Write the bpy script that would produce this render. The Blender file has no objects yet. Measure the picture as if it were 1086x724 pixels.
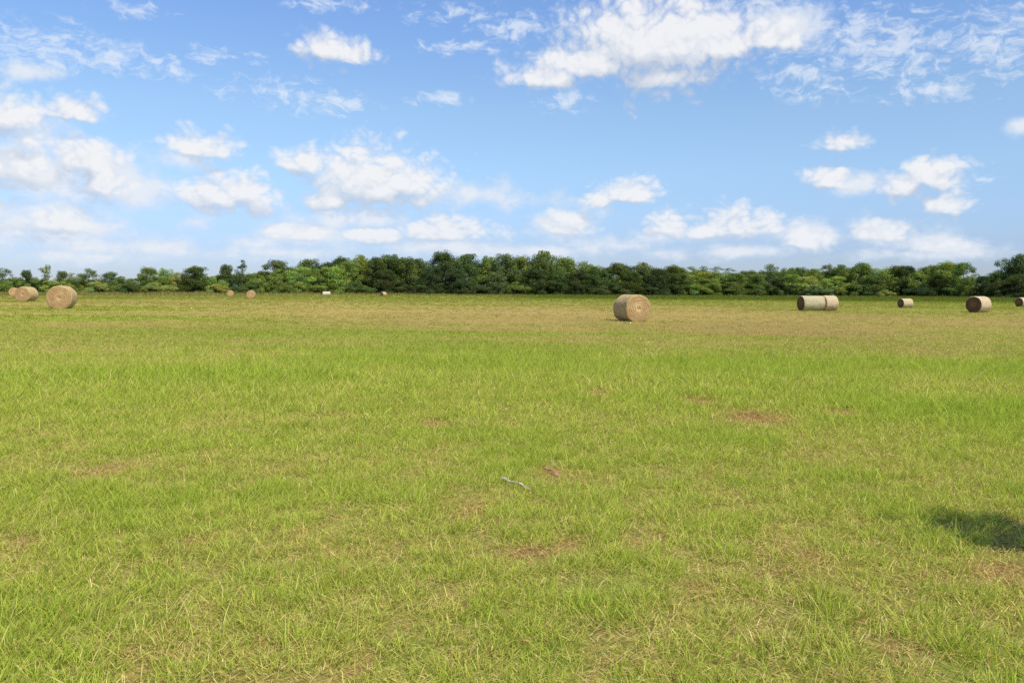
import bpy, bmesh, math, random
import numpy as np
from mathutils import Vector, Matrix, Quaternion

random.seed(7)
RNG = np.random.default_rng(11)
scene = bpy.context.scene
COL = scene.collection
R = math.radians

# ------------------------------------------------------------------ helpers
def link(o, parent=None):
    COL.objects.link(o)
    if parent is not None:
        o.parent = parent
    return o

def tag(o, label=None, cat=None, group=None, kind=None):
    if label: o['label'] = label
    if cat: o['category'] = cat
    if group: o['group'] = group
    if kind: o['kind'] = kind
    return o

def empty(name, loc, rz=0.0):
    o = bpy.data.objects.new(name, None)
    o.empty_display_size = 0.3
    o.location = loc
    o.rotation_euler = (0, 0, rz)
    return link(o)

def mesh_np(name, verts, faces_flat, loop_tot, cols=None, smooth=False, mats=None, extra=None):
    """Mesh from numpy arrays: verts (n,3), flat corner indices, corners per face."""
    me = bpy.data.meshes.new(name)
    n = len(verts)
    me.vertices.add(n)
    me.vertices.foreach_set('co', np.ascontiguousarray(verts, dtype=np.float32).ravel())
    me.loops.add(len(faces_flat))
    me.loops.foreach_set('vertex_index', np.ascontiguousarray(faces_flat, dtype=np.int32))
    nf = len(loop_tot)
    me.polygons.add(nf)
    starts = np.concatenate(([0], np.cumsum(loop_tot)[:-1])).astype(np.int32)
    me.polygons.foreach_set('loop_start', starts)
    me.polygons.foreach_set('loop_total', np.ascontiguousarray(loop_tot, dtype=np.int32))
    if smooth:
        me.polygons.foreach_set('use_smooth', np.ones(nf, dtype=bool))
    if cols is not None:
        a = me.attributes.new('Tint', 'FLOAT_COLOR', 'POINT')
        c4 = np.ones((n, 4), dtype=np.float32); c4[:, :3] = cols
        a.data.foreach_set('color', c4.ravel())
    if extra:
        for k, v in extra.items():
            a = me.attributes.new(k, 'FLOAT', 'POINT')
            a.data.foreach_set('value', np.ascontiguousarray(v, dtype=np.float32))
    me.update(calc_edges=True)
    if mats:
        for m in mats: me.materials.append(m)
    return me

# value noise in numpy -------------------------------------------------
_perm = np.random.default_rng(5).random((256, 256)).astype(np.float32)
def vnoise(x, y):
    xi = np.floor(x).astype(np.int64); yi = np.floor(y).astype(np.int64)
    fx = x - xi; fy = y - yi
    fx = fx * fx * (3 - 2 * fx); fy = fy * fy * (3 - 2 * fy)
    a = _perm[xi & 255, yi & 255]; b = _perm[(xi + 1) & 255, yi & 255]
    c = _perm[xi & 255, (yi + 1) & 255]; d = _perm[(xi + 1) & 255, (yi + 1) & 255]
    return (a * (1 - fx) + b * fx) * (1 - fy) + (c * (1 - fx) + d * fx) * fy
def fbm(x, y, o=4, seed=0.0):
    s = 0.0; a = 0.5; t = 0.0
    for k in range(o):
        s = s + a * vnoise(x * 2 ** k + 17.3 * k + seed, y * 2 ** k + 9.1 * k - seed * 1.7); t += a; a *= 0.55
    return s / t
def sstep(a, b, x):
    t = np.clip((x - a) / (b - a), 0, 1)
    return t * t * (3 - 2 * t)

# node helpers ----------------------------------------------------------
class NT:
    def __init__(self, tree):
        self.t = tree; self.n = tree.nodes; self.l = tree.links
    def node(self, typ, **kw):
        nd = self.n.new(typ)
        for k, v in kw.items(): setattr(nd, k, v)
        return nd
    def put(self, sock, v):
        if hasattr(v, 'is_output') or isinstance(v, bpy.types.NodeSocket):
            self.l.new(v, sock)
        else:
            sock.default_value = v
    def m(self, op, a, b=None, c=None, clamp=False):
        nd = self.node('ShaderNodeMath', operation=op, use_clamp=clamp)
        self.put(nd.inputs[0], a)
        if b is not None: self.put(nd.inputs[1], b)
        if c is not None: self.put(nd.inputs[2], c)
        return nd.outputs[0]
    def v(self, op, a, b=None):
        nd = self.node('ShaderNodeVectorMath', operation=op)
        self.put(nd.inputs[0], a)
        if b is not None: self.put(nd.inputs[1], b)
        return nd.outputs['Value'] if op in ('LENGTH', 'DOT_PRODUCT', 'DISTANCE') else nd.outputs[0]
    def xyz(self, x, y, z):
        nd = self.node('ShaderNodeCombineXYZ')
        self.put(nd.inputs[0], x); self.put(nd.inputs[1], y); self.put(nd.inputs[2], z)
        return nd.outputs[0]
    def sep(self, v):
        nd = self.node('ShaderNodeSeparateXYZ'); self.put(nd.inputs[0], v)
        return nd.outputs
    def rng(self, x, a, b, c=0.0, d=1.0, smooth=True):
        nd = self.node('ShaderNodeMapRange', clamp=True)
        if smooth: nd.interpolation_type = 'SMOOTHSTEP'
        self.put(nd.inputs['Value'], x)
        self.put(nd.inputs['From Min'], a); self.put(nd.inputs['From Max'], b)
        self.put(nd.inputs['To Min'], c); self.put(nd.inputs['To Max'], d)
        return nd.outputs[0]
    def noise(self, vec, scale, detail=4.0, rough=0.5, dim='3D', lac=2.0, dist=0.0, color=False):
        nd = self.node('ShaderNodeTexNoise', noise_dimensions=dim)
        if vec is not None: self.put(nd.inputs['Vector'], vec)
        nd.inputs['Scale'].default_value = scale
        nd.inputs['Detail'].default_value = detail
        nd.inputs['Roughness'].default_value = rough
        nd.inputs['Lacunarity'].default_value = lac
        nd.inputs['Distortion'].default_value = dist
        return nd.outputs['Color'] if color else nd.outputs[0]
    def mix(self, f, a, b, blend='MIX'):
        nd = self.node('ShaderNodeMix', data_type='RGBA', blend_type=blend)
        nd.clamp_factor = True
        self.put(nd.inputs[0], f)
        self.put(nd.inputs[6], a if not isinstance(a, tuple) else (*a[:3], 1.0))
        self.put(nd.inputs[7], b if not isinstance(b, tuple) else (*b[:3], 1.0))
        return nd.outputs[2]

def material(name):
    mt = bpy.data.materials.new(name); mt.use_nodes = True
    mt.node_tree.nodes.clear()
    nt = NT(mt.node_tree)
    out = nt.node('ShaderNodeOutputMaterial')
    return mt, nt, out

# ------------------------------------------------------------------ camera
F_PX, W_PX, H_PX = 877.0, 1086.0, 724.0       # focal length in photo pixels
HORIZON, CAM_H, ROLL = 305.6, 1.62, R(0.14)
PITCH = math.atan((H_PX / 2 - HORIZON) / F_PX)
cam_d = bpy.data.cameras.new('camera')
cam_d.sensor_width = 36.0
cam_d.lens = F_PX / W_PX * 36.0
cam_d.clip_start = 0.05; cam_d.clip_end = 12000.0
cam = bpy.data.objects.new('camera', cam_d); link(cam)
cam_rot = Matrix.Rotation(R(90) - PITCH, 4, 'X') @ Matrix.Rotation(ROLL, 4, 'Z')
cam.matrix_world = Matrix.Translation((0, 0, CAM_H)) @ cam_rot
scene.camera = cam
_R3 = np.array(cam_rot.to_3x3())

def ray(px, py):
    d = _R3 @ np.array([(px - W_PX / 2) / F_PX, -(py - H_PX / 2) / F_PX, -1.0])
    return d / np.linalg.norm(d)

def ground_z(x, y):
    """The field: level near the camera, then falling very gently to the trees."""
    x = np.asarray(x, float); y = np.asarray(y, float)
    d = np.sqrt(x ** 2 + y ** 2)
    z = -0.55 * sstep(60, 230, d) - 0.30 * np.tanh(x / 40.0)
    return z

def spot(px, py):
    """Where on the field the photo pixel (px, py) lies."""
    d = ray(px, py); t = 1.0
    for _ in range(60):
        z = float(ground_z(d[0] * t, d[1] * t))
        t = (z - CAM_H) / d[2] if d[2] < -1e-5 else 400.0
        t = min(t, 1500.0)
    return d[0] * t, d[1] * t, z

def spot_at(px, depth):
    """Ground point in the pixel column px at the forward distance depth."""
    d = ray(px, HORIZON); x = d[0] / d[1] * depth
    return x, depth, float(ground_z(x, depth))

# ------------------------------------------------------------------ sun and sky
SUN_EL = R(51.0)
SUN_AZ = (0.68, -0.73)                        # horizontal direction TOWARDS the sun
_n = math.hypot(*SUN_AZ)
SUN_DIR = Vector((SUN_AZ[0] / _n * math.cos(SUN_EL), SUN_AZ[1] / _n * math.cos(SUN_EL), math.sin(SUN_EL)))
sun_d = bpy.data.lights.new('sun', 'SUN')
sun_d.energy = 5.0; sun_d.angle = R(0.53); sun_d.color = (1.0, 0.95, 0.86)
sun = bpy.data.objects.new('sun', sun_d); link(sun)
sun.location = SUN_DIR * 60
sun.rotation_euler = SUN_DIR.to_track_quat('Z', 'Y').to_euler()

world = bpy.data.worlds.new('World'); scene.world = world
world.use_nodes = True
SKY_STRENGTH = 0.12
def build_sky():
    wt = world.node_tree; wt.nodes.clear()
    nt = NT(wt)
    out = nt.node('ShaderNodeOutputWorld')
    bg = nt.node('ShaderNodeBackground'); bg.inputs[1].default_value = SKY_STRENGTH
    nt.l.new(bg.outputs[0], out.inputs[0])
    sky = nt.node('ShaderNodeTexSky', sky_type='NISHITA')
    sky.sun_disc = False
    sky.sun_elevation = SUN_EL
    sky.sun_rotation = math.atan2(SUN_DIR.x, SUN_DIR.y)
    sky.altitude = 30.0
    sky.air_density = 1.0; sky.dust_density = 0.4; sky.ozone_density = 2.2
    tc = nt.node('ShaderNodeTexCoord')
    d = nt.sep(tc.outputs['Generated'])
    az = nt.m('MULTIPLY', nt.m('ARCTAN2', d[0], d[1]), 180 / math.pi)
    hyp = nt.m('SQRT', nt.m('ADD', nt.m('MULTIPLY', d[0], d[0]), nt.m('MULTIPLY', d[1], d[1])))
    el = nt.m('MULTIPLY', nt.m('ARCTAN2', d[2], hyp), 180 / math.pi)
    P = nt.xyz(az, el, 0.0)

    def E(px, py, rx, rt, rb, w=1.0):
        """A puff of cloud: centre and radii read off the photo, stored as degrees of azimuth and elevation."""
        def ae(x, y):
            r = ray(x, y)
            return math.degrees(math.atan2(r[0], r[1])), math.degrees(math.atan2(r[2], math.hypot(r[0], r[1])))
        a, e = ae(px, py); a2, _ = ae(px + rx, py); a1, _ = ae(px - rx, py)
        _, e2 = ae(px, py - rt); _, e1 = ae(px, py + rb)
        return (a, e, (a2 - a1) / 2, e2 - e, e - e1, w)

    CRISP = [
        E(700,52,135,68,56,1.15), E(632,72,100,40,30), E(588,82,70,24,24), E(765,50,75,42,42), E(705,82,75,28,30), E(815,40,60,26,26),
        E(8,125,66,46,38), E(78,118,48,20,18), E(345,50,40,26,30), E(372,58,36,15,18),
        E(240,210,82,34,25,1.08), E(262,200,44,26,22), E(325,174,40,24,24), E(395,200,92,52,40,1.15), E(430,194,56,34,34), E(352,215,48,24,18),
        E(460,246,84,24,20), E(395,250,60,16,16), E(665,206,42,22,18), E(636,214,28,12,12), E(708,240,34,25,22),
        E(780,242,64,32,24), E(748,246,30,16,16), E(895,151,40,18,15), E(880,190,34,20,19), E(986,186,42,28,30), E(958,198,44,22,20),
        E(1004,217,40,20,20), E(858,254,36,18,18), E(210,157,56,24,20),
        E(108,196,46,38,36), E(600,240,40,22,24),
    ]
    CRISP += [E(58,236,90,38,30,1.0), E(30,182,70,44,38,.95), E(95,172,64,36,32,.95), E(30,150,60,30,30,.8), E(325,247,70,18,18,.9), E(935,246,56,24,22,.85), E(998,260,50,18,16,.8)]
    SOFT = [
        E(60,180,120,60,56,1.1), E(40,190,70,36,36), E(55,240,120,44,38,1.1), E(20,248,60,30,30), E(320,250,90,24,22), E(190,168,50,18,20),
        E(595,238,58,34,34), E(505,205,70,22,20), E(915,194,44,16,18), E(930,245,56,26,26), E(980,258,80,22,22), E(1020,262,60,18,18),
        E(205,236,40,16,14), E(170,262,60,22,20), E(100,262,90,20,20), E(1082,135,22,16,16), E(860,250,60,24,24), E(270,258,60,18,18),
        E(560,266,170,13,13), E(780,268,150,12,12), E(80,272,130,15,15), E(300,268,130,14,14), E(960,270,130,12,12), E(640,262,80,18,16), E(30,75,50,16,16), E(840,30,70,36,36), E(150,195,60,36,40),
        E(550,212,60,20,20), E(470,262,120,14,12), E(370,232,110,18,16), E(710,248,60,18,18)
    ]
    HIGH = [
        E(60,52,130,44,36), E(20,50,60,26,26), E(148,10,64,18,20), E(285,96,90,26,22), E(345,110,80,22,22), E(180,76,60,20,20), E(480,16,70,28,24),
        E(480,50,70,14,14), E(930,55,175,74,64), E(1050,45,110,84,76), E(865,80,80,50,36), E(598,110,50,20,18), E(350,4,70,16,16), E(800,8,120,30,26),
        E(985,95,110,26,22), E(540,28,60,24,24), E(230,60,70,16,16), E(460,105,50,12,12), E(1040,190,40,10,10)
    ]

    def field_group(name, lst):
        g = bpy.data.node_groups.new(name, 'ShaderNodeTree')
        g.interface.new_socket('P', in_out='INPUT', socket_type='NodeSocketVector')
        g.interface.new_socket('F', in_out='OUTPUT', socket_type='NodeSocketFloat')
        gt = NT(g)
        gi = gt.node('NodeGroupInput'); go = gt.node('NodeGroupOutput')
        p = gt.sep(gi.outputs[0])
        acc = None
        for (a, e, rx, rt, rb, w) in lst:
            dx = gt.m('MULTIPLY_ADD', p[0], 1 / rx, -a / rx)
            d1 = gt.m('MULTIPLY_ADD', p[1], 1 / rt, -e / rt)
            d2 = gt.m('MULTIPLY_ADD', p[1], -1 / rb, e / rb)
            dy = gt.m('MAXIMUM', d1, d2)
            q = gt.m('SQRT', gt.m('MULTIPLY_ADD', dx, dx, gt.m('MULTIPLY', dy, dy)))
            f = gt.m('SUBTRACT', w, q)
            acc = f if acc is None else gt.m('SMOOTH_MAX', acc, f, 0.18)
        gt.l.new(acc, go.inputs[0])
        return g

    def call(g, vec):
        nd = nt.node('ShaderNodeGroup'); nd.node_tree = g
        nt.put(nd.inputs[0], vec)
        return nd.outputs[0]

    # finer, flatter structure towards the horizon: the clouds there are farther away
    qy = nt.m('ADD', nt.m('MULTIPLY', el, 1.15), nt.m('MULTIPLY', nt.m('EXPONENT', nt.m('MULTIPLY', el, -1 / 6.0)), -6.0))
    Q = nt.xyz(nt.m('MULTIPLY', az, 1.1), qy, 0.0)

    def billow(Qv):
        acc = nt.m('MULTIPLY', nt.m('SUBTRACT', nt.noise(Qv, 0.26, 2.0, 0.5, '2D'), 0.5), 0.62)
        for s_, a_ in ((0.50, 0.66), (1.25, 0.44), (2.9, 0.17), (6.5, 0.055)):
            nv = nt.noise(Qv, s_, 0.0, 0.5, '2D')
            acc = nt.m('MULTIPLY_ADD', nt.m('ABSOLUTE', nt.m('SUBTRACT', nv, 0.5)), a_ * 1.6, acc)
        return nt.m('SUBTRACT', acc, 0.25)

    gc = field_group('puffs_crisp', CRISP); gs = field_group('puffs_soft', SOFT); gh = field_group('puffs_high', HIGH)
    OFF = (0.40, 0.95, 0.0)
    P2 = nt.v('ADD', P, OFF)
    Q2 = nt.v('ADD', Q, OFF)
    bl1 = billow(Q); bl2 = billow(Q2)
    e1 = call(gc, P); e2 = call(gc, P2)
    F1 = nt.m('ADD', e1, bl1); F2 = nt.m('ADD', e2, bl2)
    lit = nt.m('ADD', nt.m('MAXIMUM', nt.m('MINIMUM', nt.m('MULTIPLY', nt.m('SUBTRACT', e1, e2), 2.3), 0.34), -0.50), nt.m('MULTIPLY', nt.m('SUBTRACT', bl1, bl2), 0.55))
    dens = nt.rng(nt.m('MULTIPLY_ADD', nt.m('MINIMUM', lit, 0.0), 0.45, F1), -0.02, 0.78, 0.0, 0.96)
    body = nt.rng(F1, 0.35, 1.15, 0.0, 0.16)
    shade = nt.m('ADD', nt.m('MULTIPLY', lit, 1.15), nt.m('ADD', 0.46, body), clamp=True)
    s1 = call(gs, P)
    fs = nt.m('ADD', s1, nt.m('MULTIPLY', nt.m('SUBTRACT', nt.noise(Q, 0.35, 7.0, 0.62, '2D'), 0.5), 1.9))
    softd = nt.rng(fs, 0.05, 0.95, 0.0, 0.84)
    h1 = call(gh, P)
    # thin high cloud: flecks and streaks
    HQ = nt.v('MULTIPLY', P, (0.55, 1.15, 1.0))
    hw = nt.v('ADD', HQ, nt.v('MULTIPLY', nt.noise(P, 0.35, 3.0, 0.6, '2D', color=True), (1.6, 1.6, 0.0)))
    hn = nt.noise(hw, 1.5, 6.0, 0.62, '2D')
    hn2 = nt.noise(hw, 0.33, 3.0, 0.5, '2D')
    fh = nt.m('ADD', nt.m('MULTIPLY', h1, 0.85), nt.m('ADD', nt.m('MULTIPLY', nt.m('SUBTRACT', hn, 0.5), 2.6), nt.m('MULTIPLY', nt.m('SUBTRACT', hn2, 0.5), 1.2)))
    highd = nt.m('MULTIPLY', nt.rng(fh, 0.20, 1.25, 0.0, 0.66), nt.rng(h1, 0.0, 0.35))
    # broken cloud for the rest of the sky, away from the photographed part
    away = nt.m('MAXIMUM', nt.rng(nt.m('ABSOLUTE', az), 36.0, 50.0), nt.rng(el, 25.0, 38.0))
    wild = nt.noise(Q, 0.09, 7.0, 0.58, '2D')
    wildd = nt.m('MULTIPLY', nt.rng(wild, 0.53, 0.66, 0.0, 0.8), away)

    k = 1.0 / SKY_STRENGTH
    def C(r, g, b): return (r * k, g * k, b * k)
    # clear sky, then a bright milky haze that thickens to the horizon
    cr = nt.node('ShaderNodeValToRGB')
    nt.put(cr.inputs[0], nt.m('MULTIPLY', el, 1 / 20.0, clamp=True))
    els = cr.color_ramp.elements
    tints = [(0.05, (0.66, 0.77, 1.16)), (0.13, (0.69, 0.80, 1.19)), (0.385, (1.03, 1.12, 1.27)),
             (0.585, (1.17, 1.25, 1.32)), (0.875, (1.11, 1.27, 1.50))]
    while len(els) < len(tints): els.new(0.5)
    for e_, (p_, c_) in zip(els, tints): e_.position = p_; e_.color = (*c_, 1.0)
    base = nt.mix(1.0, sky.outputs[0], cr.outputs[0], 'MULTIPLY')
    col = nt.mix(highd, base, C(0.84, 0.89, 0.96))
    softc = nt.mix(nt.rng(fs, 0.3, 1.2), C(0.68, 0.77, 0.90), C(0.84, 0.87, 0.92))
    col = nt.mix(softd, col, softc)
    col = nt.mix(wildd, col, C(0.80, 0.84, 0.90))
    cc = nt.mix(shade, C(0.50, 0.585, 0.73), C(0.90, 0.905, 0.925))
    # distance washes out the low clouds a little
    cc = nt.mix(nt.rng(el, 1.0, 9.0, 0.30, 0.0), cc, C(0.74, 0.83, 0.94))
    col = nt.mix(dens, col, cc)
    nt.l.new(col, bg.inputs[0])
    world.cycles.sampling_method = 'NONE'      # the sky is smooth: plain hemisphere sampling is enough

build_sky()
# ------------------------------------------------------------------ the field
# bare or dry patches (red-brown thatch), read off as ground positions
def patch(px, py, rx, ry):
    x, y, z = spot(px, py)
    d = math.hypot(x, y)
    return (x, y, rx * d / F_PX, ry * d * d / (CAM_H * F_PX))
BARE = [patch(*p) for p in ((800,446,44,9),(895,441,18,4),(745,428,24,4),(676,577,18,7),(1070,610,32,14),(25,580,36,10),
                            (586,503,14,7),(386,700,9,20),(700,705,24,8),(640,420,20,5),
                            (960,690,24,9),(210,575,26,8),(860,590,16,5),(110,500,30,7),(460,450,24,5),(540,590,18,5))]
LUSH = [patch(*p) for p in ((560,372,220,9),(480,386,160,8),(900,385,260,16),(1040,352,110,9),(180,400,160,12),(760,470,70,14),
                            (560,470,90,20),(420,355,140,4),(650,640,60,20),(150,530,130,22),(430,700,30,24),(1000,440,90,22))]
DRY = [patch(*p) for p in ((760,335,200,7),(470,336,140,6),(1000,340,120,5),(560,350,130,4),(860,352,120,4),(90,372,90,4),(330,362,90,4),
                           (120,345,150,3),(300,330,200,3),(640,364,110,3),(960,398,60,6),(800,610,60,10))]

def blob(x, y, lst, wob):
    r = np.zeros_like(x)
    for (cx, cy, rx, ry) in lst:
        q = np.sqrt(((x - cx) / rx) ** 2 + ((y - cy) / ry) ** 2)
        r = np.maximum(r, sstep(1.25, 0.35, q + wob))
    return r

def edge_at(x, y):
    """How far off the line of trees stands in the direction of (x, y)."""
    return np.interp(np.asarray(x) / np.maximum(y, 1.0), [-0.62, -0.27, 0, 0.3, 0.53, 0.57, 0.62], EDGE)
EDGE = [spot(p, b)[1] for p, b in ((0, 311.9), (300, 312.6), (543, 313.2), (800, 314.4), (1020, 315.4), (1040, 316.4), (1086, 316.6))]

def field(x, y):
    """green 0..1, bare 0..1, tall 0..1 at points of the field."""
    x = np.asarray(x, float); y = np.asarray(y, float)
    d = np.sqrt(x * x + y * y)
    wob = (fbm(x * 1.1 / np.maximum(1, d / 12), y * 1.1 / np.maximum(1, d / 12), 4, 3.0) - 0.5) * 1.6
    # the swing of the mown field with distance: mixed - lush - dry - green
    g = np.interp(d, [2, 5, 8, 11, 15, 21, 27, 36, 60, 85, 110, 150, 240], [.60, .62, .64, .65, .66, .63, .55, .45, .40, .50, .70, .80, .85])
    left = sstep(-0.05, -0.30, x / np.maximum(y, 1.0))
    g = g + left * sstep(20, 34, d) * 0.18 - left * sstep(45, 90, d) * 0.34
    g = g + (fbm(x / 0.7, y / 0.6, 4, 1.0) - 0.5) * 0.62 * sstep(60, 6, d)
    g = g + (fbm(x / 9.0, y / 3.2, 4, 2.0) - 0.5) * 1.05 * sstep(4, 22, d)
    g = g + (fbm(x / 34.0, y / 9.0, 3, 6.0) - 0.5) * 0.55 * sstep(14, 50, d)
    g = g + (fbm(x / 26.0 + 7, y / 2.6 + 0.02 * x, 4, 12.0) - 0.5) * 0.95 * sstep(18, 34, d) * (1 - 0.6 * sstep(120, 190, d))   # mowing swaths
    g = g + 0.22 * blob(x, y, LUSH, wob) - 0.26 * blob(x, y, DRY, wob) * np.interp(d, [6, 10], [0.6, 1.0])
    bare = blob(x, y, BARE, wob) * np.interp(d, [5, 9], [0.45, 0.75])
    bare = np.maximum(bare, sstep(0.66, 0.82, fbm(x / 0.35 + 40, y / 0.30, 3, 8.0)) * 0.6 * sstep(14, 5, d))
    g = np.clip(g - 0.7 * bare, 0, 1)
    shade = sstep(150, 185, d) * sstep(-0.06, 0.08, x / np.maximum(y, 1.0))       # rank dark grass below the trees, with cloud shade put into its colour
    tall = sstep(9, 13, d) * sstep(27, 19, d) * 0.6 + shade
    return g, bare, tall, shade

L_GREEN = np.array((.300, .370, .046)); L_YELL = np.array((.475, .445, .095)); L_DARK = np.array((.140, .185, .028))
S_PALE = np.array((.62, .50, .215)); S_TAN = np.array((.44, .325, .110)); S_RED = np.array((.27, .130, .060)); SOIL = np.array((.150, .110, .055))
def mixc(a, b, t):
    return a + (b - a) * np.asarray(t)[..., None]

# ground: one sheet, polar grid that tightens towards the camera and reaches the horizon
def build_ground():
    nr, na = 420, 640
    rr = np.concatenate(([0.0], 0.8 * (9000.0 / 0.8) ** (np.linspace(0, 1, nr))))
    # finer columns across the view, coarser behind
    t = np.linspace(-1, 1, na, endpoint=False)
    ang = (0.35 * t + 0.65 * t ** 3) * math.pi
    A, RR = np.meshgrid(ang, rr[1:])
    X = RR * np.sin(A); Y = RR * np.cos(A)
    Z = ground_z(X, Y)
    g, bare, tall, shade = field(X.ravel(), Y.ravel())
    d = RR.ravel()
    far = sstep(12, 60, d)
    dry = mixc(S_TAN * 0.46 + S_RED * 0.06, S_TAN * 0.92, far)
    grn = mixc((L_GREEN * 0.45 + SOIL * 0.25), (L_GREEN * 0.55 + L_YELL * 0.38), far)
    c = dry + (grn - dry) * (sstep(0.05, 0.95, g))[:, None]
    c = c + (S_RED * 0.75 - c) * (bare * 0.85)[:, None]
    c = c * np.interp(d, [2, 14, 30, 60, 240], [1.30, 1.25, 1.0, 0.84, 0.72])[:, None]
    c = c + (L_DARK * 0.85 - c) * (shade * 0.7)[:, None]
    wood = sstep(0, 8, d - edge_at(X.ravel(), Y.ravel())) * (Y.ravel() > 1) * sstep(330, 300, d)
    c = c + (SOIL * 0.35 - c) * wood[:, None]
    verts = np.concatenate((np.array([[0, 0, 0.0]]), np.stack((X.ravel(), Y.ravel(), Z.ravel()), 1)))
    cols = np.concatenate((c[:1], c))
    i, j = np.meshgrid(np.arange(nr - 1), np.arange(na), indexing='ij')
    j2 = (j + 1) % na
    q = np.stack((1 + i * na + j, 1 + i * na + j2, 1 + (i + 1) * na + j2, 1 + (i + 1) * na + j), -1).reshape(-1, 4)[:, ::-1]
    k = np.arange(na)
    tri = np.stack((np.zeros(na, int), 1 + (k + 1) % na, 1 + k), -1)[:, ::-1]
    # wind so that normals face up
    flat = np.concatenate((q.ravel(), tri.ravel()))
    tot = np.concatenate((np.full(len(q), 4), np.full(na, 3)))
    mt, nt, out = material('field_soil')
    at = nt.node('ShaderNodeAttribute', attribute_name='Tint')
    geo = nt.node('ShaderNodeNewGeometry')
    n1 = nt.noise(geo.outputs['Position'], 38.0, 5.0, 0.65)
    n2 = nt.noise(nt.v('MULTIPLY', geo.outputs['Position'], (1.0, 0.5, 1.0)), 1.7, 6.0, 0.6)
    n3 = nt.noise(nt.v('MULTIPLY', geo.outputs['Position'], (0.10, 0.045, 1.0)), 1.0, 6.0, 0.62)
    f = nt.m('ADD', nt.m('MULTIPLY', n1, 0.9), nt.m('ADD', nt.m('MULTIPLY', n2, 0.7), nt.m('MULTIPLY', n3, 0.5)))
    f = nt.m('SUBTRACT', f, 0.02)
    col = nt.mix(1.0, at.outputs['Color'], nt.xyz(f, f, f), 'MULTIPLY')
    bs = nt.node('ShaderNodeBsdfDiffuse'); bs.inputs['Roughness'].default_value = 0.6
    nt.put(bs.inputs[0], col)
    bp = nt.node('ShaderNodeBump'); bp.inputs['Strength'].default_value = 0.7; bp.inputs['Distance'].default_value = 0.04
    nt.put(bp.inputs['Height'], n1); nt.l.new(bp.outputs[0], bs.inputs['Normal'])
    nt.l.new(bs.outputs[0], out.inputs[0])
    me = mesh_np('ground', verts, flat, tot, cols, smooth=True, mats=[mt])
    o = bpy.data.objects.new('ground', me); link(o)
    return tag(o, kind='structure')
ground = build_ground()

def blade_material(name, trans):
    mt, nt, out = material(name)
    at = nt.node('ShaderNodeAttribute', attribute_name='Tint')
    df = nt.node('ShaderNodeBsdfDiffuse'); tr = nt.node('ShaderNodeBsdfTranslucent')
    gl = nt.node('ShaderNodeBsdfGlossy'); gl.inputs['Roughness'].default_value = 0.45
    gl.inputs[0].default_value = (0.8, 0.85, 0.75, 1)
    nt.l.new(at.outputs['Color'], df.inputs[0])
    tc = nt.mix(1.0, at.outputs['Color'], (1.1, 1.15, 0.6), 'MULTIPLY')
    nt.put(tr.inputs[0], tc)
    m1 = nt.node('ShaderNodeMixShader'); m1.inputs[0].default_value = trans
    nt.l.new(df.outputs[0], m1.inputs[1]); nt.l.new(tr.outputs[0], m1.inputs[2])
    m2 = nt.node('ShaderNodeMixShader'); m2.inputs[0].default_value = 0.0
    nt.l.new(m1.outputs[0], m2.inputs[1]); nt.l.new(gl.outputs[0], m2.inputs[2])
    nt.l.new(m2.outputs[0], out.inputs[0])
    return mt

D0, D_FAR = 2.35, 245.0
def scatter(n):
    """n points over the viewed wedge of the field, as dense in the picture far off as near by."""
    u = RNG.random(n)
    d_flat = 7.0                              # constant density up to here, then falling as 1/d^2
    a_near = (d_flat ** 2 - D0 ** 2) / 2 / d_flat ** 2
    a_far = math.log(D_FAR / d_flat)
    near = u < a_near / (a_near + a_far)
    v = RNG.random(n)
    d = np.where(near, np.sqrt(D0 ** 2 + v * (d_flat ** 2 - D0 ** 2)), d_flat * np.exp(v * a_far))
    x = (RNG.random(n) * 2 - 1) * (0.66 * d + 0.7)
    # the nearest strip shows single blades: thicker sowing there
    m = int(n * NEAR_EXTRA)
    v = RNG.random(m)
    c = np.array([D0, 6.0, 9.0, 13.0, 20.0]); w = np.array([1.0, 1.0, 0.5, 0.2, 0.0])
    dd = np.linspace(D0, 20, 400); cdf = np.cumsum(np.interp(dd, c, w) * dd); cdf /= cdf[-1]
    d2 = np.interp(v, cdf, dd); x2 = (RNG.random(m) * 2 - 1) * (0.66 * d2 + 0.7)
    return np.concatenate((x, x2)), np.concatenate((d, d2))

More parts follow.
